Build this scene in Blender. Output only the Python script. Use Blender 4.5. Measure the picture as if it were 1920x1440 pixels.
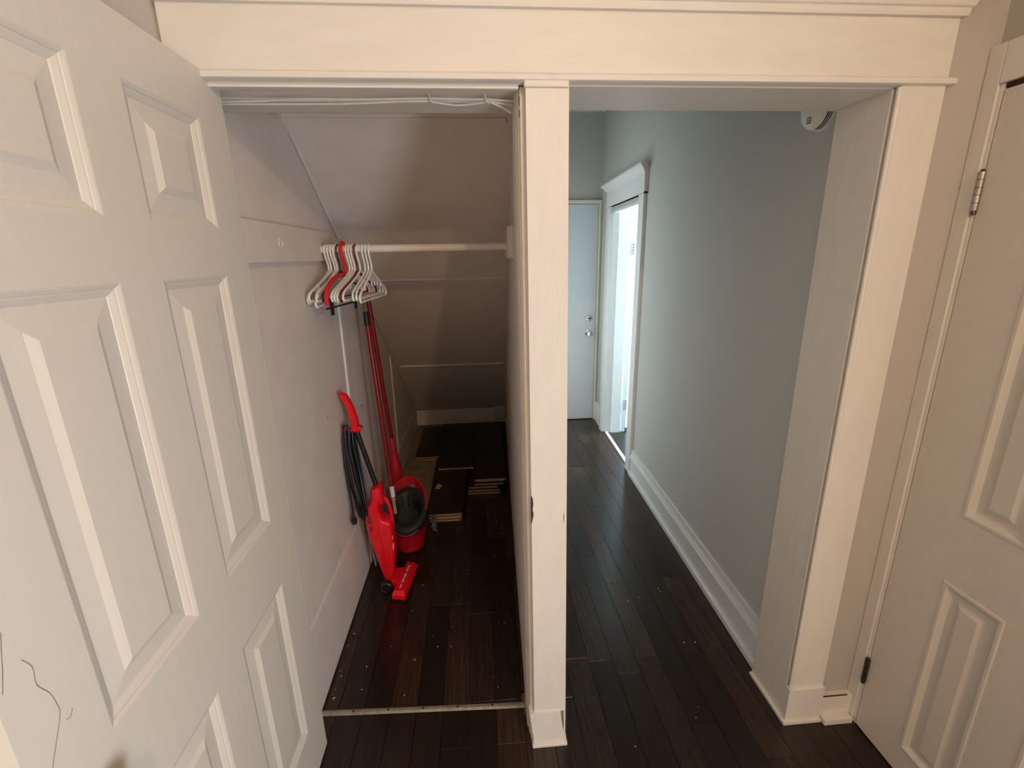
import bpy, bmesh, math, random
from mathutils import Vector, Matrix
random.seed(11)
PI = math.pi
for o in list(bpy.data.objects): bpy.data.objects.remove(o, do_unlink=True)
S = bpy.context.scene
COL = S.collection

# ------------------------------------------------------------------ camera
cam_d = bpy.data.cameras.new('camera'); cam = bpy.data.objects.new('camera', cam_d); COL.objects.link(cam)
cam_d.sensor_fit = 'HORIZONTAL'; cam_d.sensor_width = 36.0
cam_d.lens = 865.1 / 1920 * 36.0
cam_d.clip_start = 0.02
_p, _y, _r = math.radians(15.50), math.radians(4.27), math.radians(-1.037)
fw = Vector((math.sin(_y)*math.cos(_p), math.cos(_y)*math.cos(_p), -math.sin(_p)))
rt = Vector((math.cos(_y), -math.sin(_y), 0)); up = rt.cross(fw)
rt2 = rt*math.cos(_r) + up*math.sin(_r); up2 = up*math.cos(_r) - rt*math.sin(_r)
M = Matrix((rt2, up2, -fw)).transposed().to_4x4(); M.translation = Vector((0, 0, 1.62))
cam.matrix_world = M
S.camera = cam

# ------------------------------------------------------------------ world, lights, exposure
w = bpy.data.worlds.new('world'); S.world = w; w.use_nodes = True
w.node_tree.nodes['Background'].inputs[0].default_value = (0.75, 0.88, 1, 1)
w.node_tree.nodes['Background'].inputs[1].default_value = 0.15
def area_light(name, loc, target, sx, sy, power, col):
    d = bpy.data.lights.new(name, 'AREA'); d.shape = 'RECTANGLE'; d.size = sx; d.size_y = sy
    d.energy = power; d.color = col
    o = bpy.data.objects.new(name, d); COL.objects.link(o); o.location = loc
    o.rotation_euler = (Vector(target) - Vector(loc)).to_track_quat('-Z', 'Y').to_euler()
    return o
# daylight entering through the windows of the place (foyer window behind the camera, side-room window)
area_light('foyer_window_daylight', (1.285, -1.05, 0.98), (-1, -1.02, 0.98), 0.86, 1.30, 50, (0.78, 0.88, 1.0))
area_light('side_room_daylight', (3.06, 3.82, 1.45), (0, 3.78, 1.2), 0.8, 1.3, 205, (0.67, 0.88, 1.0))
LAMP = (0.72, -1.70, 2.76); LAMP_POWER = 80; LAMP_COL = (1.0, 0.73, 0.48)
S.view_settings.view_transform = 'Standard'; S.view_settings.look = 'None'
S.view_settings.gamma = 1.0; S.view_settings.use_curve_mapping = False
S.view_settings.exposure = 0.0

# ------------------------------------------------------------------ materials
MAT = {}
def mat(name, col, rough=0.5, metal=0.0, var=0.0, bump=0.0, scale=20.0, stretch=(1,1,1), spec=0.5, emit=None, coat=0.0, rnd=0.0, col2=None):
    m = bpy.data.materials.new(name); m.use_nodes = True; nt = m.node_tree; N = nt.nodes; Lk = nt.links
    b = N['Principled BSDF']
    b.inputs['Base Color'].default_value = (*col, 1); b.inputs['Roughness'].default_value = rough
    b.inputs['Metallic'].default_value = metal; b.inputs['Specular IOR Level'].default_value = spec
    b.inputs['Coat Weight'].default_value = coat
    tc = N.new('ShaderNodeTexCoord'); mp = N.new('ShaderNodeMapping'); mp.inputs['Scale'].default_value = stretch
    Lk.new(tc.outputs['Object'], mp.inputs['Vector'])
    src = None
    if rnd > 0:
        oi = N.new('ShaderNodeObjectInfo'); 
        ad = N.new('ShaderNodeVectorMath'); ad.operation = 'ADD'
        cx = N.new('ShaderNodeCombineXYZ'); mu = N.new('ShaderNodeMath'); mu.operation = 'MULTIPLY'; mu.inputs[1].default_value = 37.0
        Lk.new(oi.outputs['Random'], mu.inputs[0]); Lk.new(mu.outputs[0], cx.inputs[0]); Lk.new(mu.outputs[0], cx.inputs[1])
        Lk.new(mp.outputs[0], ad.inputs[0]); Lk.new(cx.outputs[0], ad.inputs[1]); vec = ad.outputs[0]
    else: vec = mp.outputs[0]
    if var > 0 or bump > 0 or col2:
        nz = N.new('ShaderNodeTexNoise'); nz.inputs['Scale'].default_value = scale; nz.inputs['Detail'].default_value = 6
        Lk.new(vec, nz.inputs['Vector'])
        cr = N.new('ShaderNodeValToRGB'); cr.color_ramp.elements[0].position = 0.3; cr.color_ramp.elements[1].position = 0.72
        c2 = col2 or tuple(min(1, c*(1+var)) for c in col); c1 = col if col2 else tuple(c*(1-var) for c in col)
        cr.color_ramp.elements[0].color = (*c1, 1); cr.color_ramp.elements[1].color = (*c2, 1)
        Lk.new(nz.outputs[0], cr.inputs[0]); out = cr.outputs[0]
        if rnd > 0:
            hs = N.new('ShaderNodeHueSaturation'); mr = N.new('ShaderNodeMapRange')
            mr.inputs['To Min'].default_value = 1-rnd; mr.inputs['To Max'].default_value = 1+rnd
            Lk.new(oi.outputs['Random'], mr.inputs[0]); Lk.new(mr.outputs[0], hs.inputs['Value']); Lk.new(out, hs.inputs['Color'])
            out = hs.outputs[0]
        Lk.new(out, b.inputs['Base Color'])
        if bump > 0:
            bp = N.new('ShaderNodeBump'); bp.inputs['Strength'].default_value = bump; bp.inputs['Distance'].default_value = 0.004
            Lk.new(nz.outputs[0], bp.inputs['Height']); Lk.new(bp.outputs[0], b.inputs['Normal'])
    if emit:
        b.inputs['Emission Color'].default_value = (*emit[0], 1); b.inputs['Emission Strength'].default_value = emit[1]
    MAT[name] = m; return m
mat('trim_paint', (0.76, 0.70, 0.63), 0.42, var=0.03, bump=0.38, scale=30, stretch=(1, 1, 0.25))
mat('trim_paint_h', (0.76, 0.70, 0.63), 0.42, var=0.03, bump=0.38, scale=30, stretch=(0.25, 1, 1))
mat('door_paint', (0.70, 0.645, 0.57), 0.40, var=0.015, bump=0.10, scale=70, stretch=(1, 1, 0.12))
mat('old_door_paint', (0.66, 0.60, 0.53), 0.42, var=0.02, bump=0.25, scale=35)
mat('wall_paint', (0.50, 0.46, 0.41), 0.75, var=0.02, bump=0.15, scale=120)
mat('hall_paint', (0.56, 0.55, 0.505), 0.75, var=0.02, bump=0.15, scale=120)
mat('closet_paint', (0.76, 0.68, 0.62), 0.60, var=0.05, bump=0.20, scale=9)
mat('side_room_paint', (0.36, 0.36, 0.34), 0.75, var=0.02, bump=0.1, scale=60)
mat('ceiling_paint', (0.72, 0.69, 0.64), 0.8, var=0.02, bump=0.1, scale=60)
mat('white_paint', (0.80, 0.80, 0.78), 0.42, var=0.02, bump=0.12, scale=30)
mat('far_door_paint', (0.63, 0.665, 0.685), 0.45, var=0.02, bump=0.1, scale=30)
mat('ivory_paint', (0.74, 0.72, 0.56), 0.42, var=0.02, bump=0.1, scale=30)
mat('floor_wood', (0.013, 0.0072, 0.0046), 0.23, bump=0.10, scale=16, stretch=(7, 0.35, 1), rnd=0.6, col2=(0.038, 0.020, 0.0112), spec=0.45)
mat('spare_wood', (0.012, 0.007, 0.005), 0.30, bump=0.10, scale=16, stretch=(6, 0.4, 1), rnd=0.35, col2=(0.026, 0.014, 0.009))
mat('raw_wood', (0.52, 0.34, 0.17), 0.7, var=0.2, bump=0.1, scale=60, stretch=(0.2, 1, 3))
mat('subfloor', (0.30, 0.22, 0.13), 0.85, var=0.25, bump=0.3, scale=14)
mat('dark_gap', (0.006, 0.005, 0.004), 0.9, var=0.2, scale=40)
mat('red_plastic', (0.78, 0.006, 0.016), 0.26, var=0.04, scale=8, coat=0.2)
mat('red_bucket', (0.50, 0.008, 0.018), 0.40, var=0.05, scale=8)
mat('red_metal', (0.30, 0.010, 0.014), 0.26, metal=0.25, var=0.06, scale=20)
mat('red_foam', (0.66, 0.014, 0.012), 0.75, var=0.06, bump=0.2, scale=90)
mat('maroon_plastic', (0.16, 0.006, 0.018), 0.35, var=0.05, scale=20)
mat('black_plastic', (0.010, 0.010, 0.010), 0.38, var=0.1, scale=30)
mat('dark_rubber', (0.007, 0.009, 0.008), 0.55, var=0.2, scale=20)
mat('white_plastic', (0.88, 0.85, 0.80), 0.32, var=0.02, scale=30)
mat('pale_plastic', (0.62, 0.60, 0.57), 0.25, var=0.03, scale=30)
mat('label_white', (0.85, 0.83, 0.82), 0.5, var=0.03, scale=60)
mat('print_white', (0.80, 0.66, 0.64), 0.5, var=0.05, scale=90)
mat('steel', (0.50, 0.46, 0.41), 0.30, metal=1.0, var=0.15, bump=0.1, scale=60)
mat('chrome', (0.70, 0.68, 0.64), 0.16, metal=1.0, var=0.05, scale=30)
mat('dark_steel', (0.10, 0.085, 0.07), 0.35, metal=0.9, var=0.3, scale=50)
mat('strip_metal', (0.40, 0.36, 0.29), 0.42, metal=0.6, var=0.2, bump=0.1, scale=50)
mat('cable_white', (0.74, 0.69, 0.63), 0.5, var=0.03, scale=30)
mat('grey_board', (0.52, 0.53, 0.58), 0.5, var=0.05, scale=20)
mat('grey_scrap', (0.16, 0.18, 0.16), 0.6, var=0.2, scale=30)
mat('crack_brown', (0.22, 0.15, 0.10), 0.8, var=0.3, scale=120)
mat('chip_brown', (0.035, 0.022, 0.014), 0.8, var=0.4, scale=120)
mat('lamp_glass', (0.9, 0.85, 0.75), 0.3, emit=((1.0, 0.78, 0.52), 6.0))
mat('daylight_pane', (0.8, 0.9, 1.0), 0.1, emit=((0.8, 0.92, 1.0), 1.5))
mat('vent_dark', (0.02, 0.018, 0.016), 0.6, var=0.2, scale=40)

# ------------------------------------------------------------------ mesh helpers
class MB:
    def __init__(s): s.v = []; s.f = []
    def add(s, vs, fs):
        n = len(s.v); s.v += [Vector(p) for p in vs]; s.f += [[n+i for i in f] for f in fs]; return s
    def box(s, x0, x1, y0, y1, z0, z1, c=0.0):
        if c <= 0:
            return s.add([(x0,y0,z0),(x1,y0,z0),(x1,y1,z0),(x0,y1,z0),(x0,y0,z1),(x1,y0,z1),(x1,y1,z1),(x0,y1,z1)],
                  [(0,3,2,1),(4,5,6,7),(0,1,5,4),(1,2,6,5),(2,3,7,6),(3,0,4,7)])
        b = bmesh.new(); bmesh.ops.create_cube(b, size=1.0)
        for v in b.verts: v.co = Vector(((x0+x1)/2+v.co.x*(x1-x0), (y0+y1)/2+v.co.y*(y1-y0), (z0+z1)/2+v.co.z*(z1-z0)))
        bmesh.ops.bevel(b, geom=b.edges[:], offset=c, segments=2, affect='EDGES', profile=0.6)
        s.bm(b); return s
    def bm(s, b):
        b.verts.index_update(); s.add([v.co.copy() for v in b.verts], [[v.index for v in f.verts] for f in b.faces]); b.free(); return s
    def prism(s, poly, z0, z1):          # poly in x,y (counter-clockwise)
        n = len(poly)
        vs = [(x, y, z0) for x, y in poly] + [(x, y, z1) for x, y in poly]
        fs = [list(range(n))[::-1], list(range(n, 2*n))] + [(i, (i+1) % n, n+(i+1) % n, n+i) for i in range(n)]
        return s.add(vs, fs)
    def extr(s, prof, axis, a0, a1):      # profile of 2-D points extruded along an axis: 'X' -> (y,z), 'Y' -> (x,z)
        n = len(prof)
        def P(p, a): return (a, p[0], p[1]) if axis == 'X' else (p[0], a, p[1])
        vs = [P(p, a0) for p in prof] + [P(p, a1) for p in prof]
        return s.add(vs, [list(range(n)), list(range(n, 2*n))[::-1]] + [(i, n+i, n+(i+1) % n, (i+1) % n) for i in range(n)])
    def hexa(s, b, t):                    # 4 bottom + 4 top points
        return s.add(list(b)+list(t), [(0,3,2,1),(4,5,6,7),(0,1,5,4),(1,2,6,5),(2,3,7,6),(3,0,4,7)])
    def tube(s, pts, r, n=10, closed=False, cap=True, flat=None):
        pts = [Vector(p) for p in pts]; R = r if isinstance(r, (list, tuple)) else [r]*len(pts)
        rings = []; prev = None; m = len(pts)
        for i, p in enumerate(pts):
            if closed: t = pts[(i+1) % m] - pts[i-1]
            else: t = pts[min(i+1, m-1)] - pts[max(i-1, 0)]
            t.normalize()
            if prev is None:
                a = Vector((0,0,1)) if abs(t.z) < 0.9 else Vector((1,0,0)); u = t.cross(a).normalized()
            else:
                u = prev - t*prev.dot(t)
                u = u.normalized() if u.length > 1e-6 else t.cross(Vector((0,0,1))).normalized()
            prev = u; v = t.cross(u)
            k = flat or 1.0
            rings.append([p + (u*math.cos(2*PI*j/n) + v*math.sin(2*PI*j/n)*k)*R[i] for j in range(n)])
        vs = [q for rg in rings for q in rg]; fs = []
        rng = range(m) if closed else range(m-1)
        for i in rng:
            for j in range(n):
                a = i*n+j; b = i*n+(j+1) % n; c = ((i+1) % m)*n+(j+1) % n; d = ((i+1) % m)*n+j
                fs.append((a, b, c, d))
        if not closed and cap: fs += [list(range(n))[::-1], list(range((m-1)*n, m*n))]
        return s.add(vs, fs)
    def lathe(s, prof, c=(0,0,0), axis='Z', n=28, sx=1.0, sy=1.0):
        vs = []; m = len(prof)
        for r, h in prof:
            for j in range(n):
                a = 2*PI*j/n; x, y = r*math.cos(a)*sx, r*math.sin(a)*sy
                q = (x, y, h) if axis == 'Z' else ((h, x, y) if axis == 'X' else (x, h, y))
                vs.append(Vector(q) + Vector(c))
        fs = []
        for i in range(m-1):
            for j in range(n): fs.append((i*n+j, i*n+(j+1) % n, (i+1)*n+(j+1) % n, (i+1)*n+j))
        if prof[0][0] > 1e-6: fs.append(list(range(n))[::-1])
        if prof[-1][0] > 1e-6: fs.append(list(range((m-1)*n, m*n)))
        return s.add(vs, fs)
    def loft(s, rings, cap=True):
        n = len(rings[0]); vs = [q for r in rings for q in r]; fs = []
        for i in range(len(rings)-1):
            for j in range(n): fs.append((i*n+j, i*n+(j+1) % n, (i+1)*n+(j+1) % n, (i+1)*n+j))
        if cap: fs += [list(range(n))[::-1], list(range((len(rings)-1)*n, len(rings)*n))]
        return s.add(vs, fs)
    def build(s, name, m, parent=None, smooth=False, origin=None):
        me = bpy.data.meshes.new(name)
        if parent is not None: org = parent_origin(parent)
        elif origin is not None: org = Vector(origin)
        else:
            xs = [v.x for v in s.v]; ys = [v.y for v in s.v]; zs = [v.z for v in s.v]
            org = Vector(((min(xs)+max(xs))/2, (min(ys)+max(ys))/2, min(zs)))
        me.from_pydata([tuple(v-org) for v in s.v], [], s.f); me.validate()
        b = bmesh.new(); b.from_mesh(me); bmesh.ops.remove_doubles(b, verts=b.verts[:], dist=1e-6)
        bmesh.ops.recalc_face_normals(b, faces=b.faces[:]); b.to_mesh(me); b.free()
        if smooth:
            for p in me.polygons: p.use_smooth = True
            try: me.set_sharp_from_angle(angle=math.radians(38))
            except Exception: pass
        me.materials.append(MAT[m])
        o = bpy.data.objects.new(name, me); COL.objects.link(o)
        if parent is not None: o.parent = parent
        else: o.location = org
        ORG[o.name] = org
        return o
ORG = {}
def parent_origin(p): return ORG[p.name]
def empty(name, loc):
    o = bpy.data.objects.new(name, None); COL.objects.link(o); o.location = loc; o.empty_display_size = 0.05
    ORG[o.name] = Vector(loc); return o
def tag(o, label, cat=None, group=None, kind=None):
    o['label'] = label
    if cat: o['category'] = cat
    if group: o['group'] = group
    if kind: o['kind'] = kind
    return o
def struct(o, label): o['kind'] = 'structure'; o['label'] = label; return o
def spline(pts, k=6, closed=False):
    P = [Vector(p) for p in pts]; out = []; n = len(P)
    for i in range(n if closed else n-1):
        p0 = P[(i-1) % n] if closed or i > 0 else P[0]*2-P[1]
        p1 = P[i]; p2 = P[(i+1) % n]
        p3 = P[(i+2) % n] if closed or i+2 < n else P[-1]*2-P[-2]
        for j in range(k):
            t = j/k
            out.append(0.5*((2*p1) + (p2-p0)*t + (2*p0-5*p1+4*p2-p3)*t*t + (3*p1-p0-3*p2+p3)*t**3))
    if not closed: out.append(P[-1])
    return out

# ================================================================== SETTING
def rwx(y): return 0.13 + 0.04*(y-1.35)         # closet side of the partition
def hwx(y): return 1.085 + 0.032*(y-1.39)       # right wall of the hall
CEIL = 2.95; HCEIL = 2.81

# ---- floor: slab with separate planks
fl = MB(); fl.prism([(-1.0,-3.2),(1.45,-3.2),(1.45,4.62),(-1.0,4.62)], -0.09, -0.014)
floor = struct(fl.build('floor', 'subfloor', origin=(0,0,-0.09)), 'dark brown plank floor through foyer, closet and hallway')
unit = {}
def plank_mesh(L):
    key = round(L, 2)
    if key not in unit:
        m = MB(); W = 0.0968; ch = 0.0006
        m.add([(-W/2,0,-0.013),(W/2,0,-0.013),(W/2,L,-0.013),(-W/2,L,-0.013),
               (-W/2,0,-ch),(W/2,0,-ch),(W/2,L,-ch),(-W/2,L,-ch),
               (-W/2+ch,ch,0),(W/2-ch,ch,0),(W/2-ch,L-ch,0),(-W/2+ch,L-ch,0)],
              [(0,1,5,4),(1,2,6,5),(2,3,7,6),(3,0,4,7),(4,5,9,8),(5,6,10,9),(6,7,11,10),(7,4,8,11),(8,9,10,11)])
        me = bpy.data.meshes.new('plank'); me.from_pydata([tuple(v) for v in m.v], [], m.f); me.materials.append(MAT['floor_wood'])
        unit[key] = me
    return unit[key]
def lay(x, y0, y1, lens=(0.45, 0.6, 0.75, 0.9)):
    y = y0; first = True
    while y < y1 - 0.02:
        L = random.choice(lens) * (random.choice((0.5, 0.7, 1.0)) if first else 1); L = round(min(L, y1-y), 2); first = False
        if L < 0.03: break
        o = bpy.data.objects.new('plank', plank_mesh(L)); COL.objects.link(o); o.parent = floor
        o.location = (x, y, 0.09); y += L + 0.0012
NX = 20
for i in range(NX):
    x = -0.62 + i*0.0982
    if x < 0.15:
        lay(x, 0.30, 1.36)
        yend = 2.52 + 0.1*((i*7) % 3) if x < -0.35 else 4.42
        lay(x, 1.365, yend)
    elif x > 0.20:
        lay(x, 0.30, 4.40)
    else: lay(x, 0.30, 1.30); lay(x, 1.40, 4.42)
lay(-0.62 + NX*0.0982, 0.30, 1.15)
for i in (1, 2, 3): lay(-0.62 - i*0.0982, 0.30, 1.20)
# ---- foyer walls and ceiling
struct(MB().box(-1.10, -0.95, -3.2, 1.39, 0, CEIL).build('wall_left', 'wall_paint'), 'tan wall behind the open six-panel door')
wr = MB(); wr.box(1.305, 1.45, 1.158, 1.39, 0, CEIL); wr.box(1.305, 1.45, 0.44, 1.158, 1.99, CEIL)
wr.box(1.305, 1.45, -0.60, 0.44, 0, CEIL); wr.box(1.305, 1.45, -1.50, -0.60, 0, 0.3); wr.box(1.305, 1.45, -1.50, -0.60, 1.66, CEIL); wr.box(1.305, 1.45, -3.2, -1.50, 0, CEIL)
wall_right = struct(wr.build('wall_right', 'wall_paint'), 'tan right wall holding the closed six-panel door')
struct(MB().box(-1.10, 1.45, -3.3, -3.2, 0, CEIL).build('wall_back', 'wall_paint'), 'tan wall behind the camera')
struct(MB().box(-1.10, 1.45, -3.3, 1.39, CEIL, CEIL+0.1).build('ceiling', 'ceiling_paint'), 'pale foyer ceiling')
wf = MB(); wf.box(-0.95, 1.305, 1.21, 1.39, 2.08, CEIL); wf.box(1.12, 1.305, 1.21, 1.39, 0, 2.08); wf.box(-0.95, -0.645, 1.21, 1.39, 0, 2.08)
struct(wf.build('wall_front', 'wall_paint'), 'tan front wall strip and wall above the white door header')
# ---- foyer window behind the camera
win = MB()
for a in ((-1.53,-1.47,0.27,1.69),(-0.63,-0.57,0.27,1.69),(-1.47,-0.63,0.27,0.33),(-1.47,-0.63,1.63,1.69),(-1.47,-0.63,0.96,1.0)):
    win.box(1.288, 1.335, a[0], a[1], a[2], a[3], 0.004)
window_1 = struct(win.build('window_1', 'trim_paint'), 'white sash window in the right wall behind the camera')
MB().box(1.335, 1.341, -1.5, -0.6, 0.3, 1.66).build('pane', 'daylight_pane', window_1)

# ---- door header with bead and crown (trim_1)
tr1 = struct(MB().box(-0.643, 1.166, 1.19, 1.212, 2.018, 2.16, 0.002).build('trim_1', 'trim_paint_h'), 'thick white painted header board over both openings')
m = MB(); prof = [(1.212,2.001),(1.188,2.001),(1.181,2.004),(1.179,2.010),(1.181,2.016),(1.188,2.019),(1.212,2.019)]
m.extr(prof, 'X', -0.61, 1.180); m.build('bead_moulding', 'trim_paint_h', tr1, smooth=True)
m = MB()   # crown, with a mitred return at the right end
cp = [(0.0, 2.143), (0.009, 2.143), (0.011, 2.150), (0.011, 2.158), (0.016, 2.161), (0.020, 2.172), (0.031, 2.190), (0.050, 2.203), (0.054, 2.205), (0.054, 2.222), (0.0, 2.222)]
L0 = [(-0.643, 1.19-d, z) for d, z in cp]; L1 = [(1.166+d, 1.19-d, z) for d, z in cp]; L2 = [(1.166+d, 1.212, z) for d, z in cp]
m.loft([L0, L1, L2]); m.build('crown_moulding', 'trim_paint_h', tr1)

# ---- left casing and jamb behind the open door, closet head jamb
tr2 = struct(MB().box(-0.643, -0.612, 1.19, 1.21, 0, 2.018, 0.002).build('trim_2', 'trim_paint'), 'narrow white casing behind the open door')
m = MB(); m.box(-0.645, -0.634, 1.21, 1.39, 0, 2.01); m.build('side_jamb', 'trim_paint', tr2)
tr3 = struct(MB().box(-0.62, 0.145, 1.212, 1.39, 2.012, 2.08).build('trim_3', 'trim_paint_h'), 'painted head jamb over the closet opening')
m = MB(); m.box(-0.62, 0.118, 1.205, 1.222, 1.992, 2.012, 0.003); m.build('stop_strip', 'trim_paint_h', tr3)
m = MB(); m.box(-0.62, 0.118, 1.240, 1.39, 2.000, 2.012, 0.002); m.build('head_stop', 'trim_paint_h', tr3)
m = MB(); m.box(-0.62, 0.118, 1.300, 1.39, 1.990, 2.000, 0.002); m.build('rear_stop', 'trim_paint_h', tr3)

# ---- centre post between the two openings (leans a little)
def lean(x0t, x1t, x0b, x1b, y0, y1, z0, z1, mb):
    return mb.hexa([(x0b,y0,z0),(x1b,y0,z0),(x1b,y1,z0),(x0b,y1,z0)], [(x0t,y0,z1),(x1t,y0,z1),(x1t,y1,z1),(x0t,y1,z1)])
m = MB(); lean(0.132, 0.228, 0.144, 0.246, 1.19, 1.215, 0.14, 2.004, m)
tr4 = struct(m.build('trim_4', 'trim_paint'), 'white painted centre post between closet and hallway')
m = MB(); lean(0.128, 0.231, 0.143, 0.250, 1.184, 1.22, 0.012, 0.142, m); m.box(0.136, 0.256, 1.176, 1.235, 0.0, 0.013, 0.003)
m.build('plinth_block', 'trim_paint', tr4)
m = MB(); lean(0.228, 0.2335, 0.246, 0.2515, 1.193, 1.39, 0.0, 2.0, m); m.build('hall_jamb', 'trim_paint', tr4)
m = MB(); lean(0.121, 0.235, 0.134, 0.252, 1.215, 1.39, 0.0, 2.0, m); m.build('closet_jamb', 'trim_paint', tr4)
m = MB(); lean(0.113, 0.125, 0.127, 0.139, 1.255, 1.34, 0.0, 2.0, m); m.build('door_stop', 'trim_paint', tr4)
m = MB(); lean(0.117, 0.125, 0.131, 0.139, 1.232, 1.252, 0.0, 2.0, m); m.build('bead_strip', 'trim_paint', tr4)
m = MB(); m.box(0.128, 0.232, 1.183, 1.2, 1.990, 2.010, 0.004); m.build('post_cap', 'trim_paint', tr4)
# worn paint
m = MB(); cx, cz = 0.1385, 0.905
pts = [(0.0,0.048),(0.004,0.04),(0.006,0.02),(0.004,0.0),(0.007,-0.012),(0.004,-0.03),(0.0,-0.048),(-0.001,-0.02),(-0.001,0.02)]
m.extr([(cx+a, cz+b) for a, b in pts], 'Y', 1.1893, 1.1945); m.build('paint_chip', 'chip_brown', tr4)
m = MB(); m.extr([(0.2345,0.855),(0.2358,0.872),(0.2350,0.893),(0.2335,0.880)], 'Y', 1.1893, 1.193); m.build('paint_chip', 'chip_brown', tr4)

for pts in ([(0.128,1.2135,2.000),(0.124,1.222,1.992),(0.1215,1.232,1.985)], [(0.1205,1.224,1.982),(0.1207,1.232,1.968),(0.1209,1.236,1.950)], [(0.1208,1.226,1.955),(0.1209,1.230,1.940)], [(0.1212,1.239,1.93),(0.1212,1.241,1.915),(0.1213,1.240,1.90)], [(0.140,1.1888,1.993),(0.148,1.1888,1.996),(0.151,1.1888,1.990)]):
    m = MB(); m.tube(spline(pts, 4), 0.0011, 6); m.build('paint_chip', 'chip_brown', tr4)

# ---- hallway opening: head soffit, right jamb and casing
tr5 = struct(MB().box(0.228, 1.056, 1.205, 1.385, 1.998, 2.08).build('trim_5', 'trim_paint_h'), 'white head jamb over the hallway opening')
tr6 = struct(MB().box(1.050, 1.164, 1.19, 1.212, 0.146, 2.002, 0.002).build('trim_6', 'trim_paint'), 'white painted casing on the right of the hallway opening')
m = MB(); m.box(1.040, 1.12, 1.205, 1.388, 0, 2.002, 0.002); m.build('side_jamb', 'trim_paint', tr6)
m = MB()
m.tube([(1.047, 1.193, 0.146), (1.047, 1.193, 1.998)], 0.0065, 12); m.build('edge_bead', 'trim_paint', tr6, smooth=True)
m = MB(); m.box(1.0385, 1.168, 1.182, 1.2045, 0.010, 0.148, 0.003); m.build('plinth_block', 'trim_paint', tr6)
m = MB(); m.prism([(1.030,1.174),(1.170,1.174),(1.170,1.19),(1.040,1.19),(1.040,1.386),(1.030,1.386)], 0.0, 0.011); m.build('shoe_strip', 'trim_paint', tr6)
bb = struct(MB().box(1.166, 1.286, 1.186, 1.21, 0.0, 0.098, 0.003).build('baseboard_front', 'trim_paint'), 'short white baseboard between casing and right door')
m = MB(); m.box(1.172, 1.276, 1.160, 1.186, 0.0, 0.022, 0.002); m.build('shoe_strip', 'trim_paint', bb)
m = MB(); m.box(1.172, 1.262, 1.1852, 1.19, 0.0985, 0.0995); m.build('dark_joint', 'chip_brown', bb)

# ---- casing of the right-hand door
tr7 = struct(MB().box(1.279, 1.306, 1.170, 1.209, 0, 2.09, 0.002).build('trim_7', 'trim_paint'), 'white casing around the closed right-hand door')
m = MB(); m.box(1.279, 1.306, 0.34, 1.1695, 2.0, 2.09, 0.002); m.build('head_casing', 'trim_paint', tr7)
m = MB(); m.box(1.285, 1.306, 1.160, 1.170, 0, 2.0, 0.002); m.build('inner_bead', 'trim_paint', tr7)
m = MB(); m.box(1.279, 1.306, 0.34, 0.43, 0, 2.0, 0.002); m.build('side_casing', 'trim_paint', tr7)
m = MB(); m.box(1.290, 1.306, 0.43, 1.160, 1.988, 2.0); m.build('dark_joint', 'chip_brown', tr7)

# ---- closet: walls, sloped ceiling under the stairs
SL = lambda y: 1.751 - 0.735*(y-2.258)
lw = MB(); yb = 4.47
lw.add([(-0.63,1.39,-0.02),(-0.63,yb,-0.02),(-0.63,yb,SL(yb)+0.05),(-0.63,1.79,2.15),(-0.63,1.39,2.15),
        (-0.74,1.39,-0.02),(-0.74,yb,-0.02),(-0.74,yb,SL(yb)+0.05),(-0.74,1.79,2.15),(-0.74,1.39,2.15)],
       [(0,1,2,3,4),(9,8,7,6,5),(0,5,6,1),(1,6,7,2),(2,7,8,3),(3,8,9,4),(4,9,5,0)])
wcl = struct(lw.build('wall_closet_left', 'closet_paint'), 'painted board wall on the left of the closet')
# proud lower board, battens
m = MB(); m.box(-0.634, -0.624, 1.27, 2.185, 0.012, 0.352, 0.002); m.build('base_board', 'closet_paint', wcl)
m = MB(); m.box(-0.634, -0.6275, 1.27, 2.185, 0.352, 0.358); m.build('board_joint', 'trim_paint', wcl)
m = MB(); m.box(-0.632, -0.622, 2.185, 2.212, 0.365, 1.50, 0.002); m.build('batten', 'white_paint', wcl)
m = MB(); m.box(-0.632, -0.622, 3.30, 3.33, 0.20, SL(3.33)-0.02, 0.002); m.build('batten', 'white_paint', wcl)
m = MB(); m.box(-0.632, -0.626, 2.25, 4.40, 0.0, 0.20, 0.002); m.build('base_board', 'closet_paint', wcl)
m = MB(); m.add([(-0.63,1.44,2.058),(-0.63,1.74,2.066),(-0.622,1.74,2.066),(-0.622,1.44,2.058),(-0.63,1.44,2.063),(-0.63,1.74,2.071),(-0.622,1.74,2.071),(-0.622,1.44,2.063)],
      [(0,1,2,3),(4,7,6,5),(0,3,7,4),(2,1,5,6),(3,2,6,7),(1,0,4,5)]); m.build('batten', 'closet_paint', wcl)
m = MB(); rng = random.Random(5)   # nail holes and scuffs
for (y, z, r) in [(1.86,0.99,0.004),(2.40,0.87,0.004),(2.41,0.855,0.006),(2.43,0.858,0.005),(2.36,1.02,0.004),(1.62,0.353,0.006),(1.80,0.40,0.003)]:
    m.lathe([(r, -0.6300), (r*0.8, -0.6294), (0, -0.6292)], (0, y, z), 'X', 7)
m.build('nail_hole', 'chip_brown', wcl)
# grey vertical trim piece at the foot of the batten
m = MB(); pts = spline([(-0.615, 2.195, 0.50), (-0.612, 2.20, 0.34), (-0.606, 2.215, 0.18), (-0.597, 2.235, 0.003)], 5)
m.loft([[p+Vector((-0.003,-0.022,0)), p+Vector((0.003,-0.022,0)), p+Vector((0.003,0.022,0)), p+Vector((-0.003,0.022,0))] for p in pts])
tag(m.build('loose_trim_strip', 'grey_board'), 'bluish grey thin strip curling off the closet wall behind the vacuum', 'trim strip')

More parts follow.
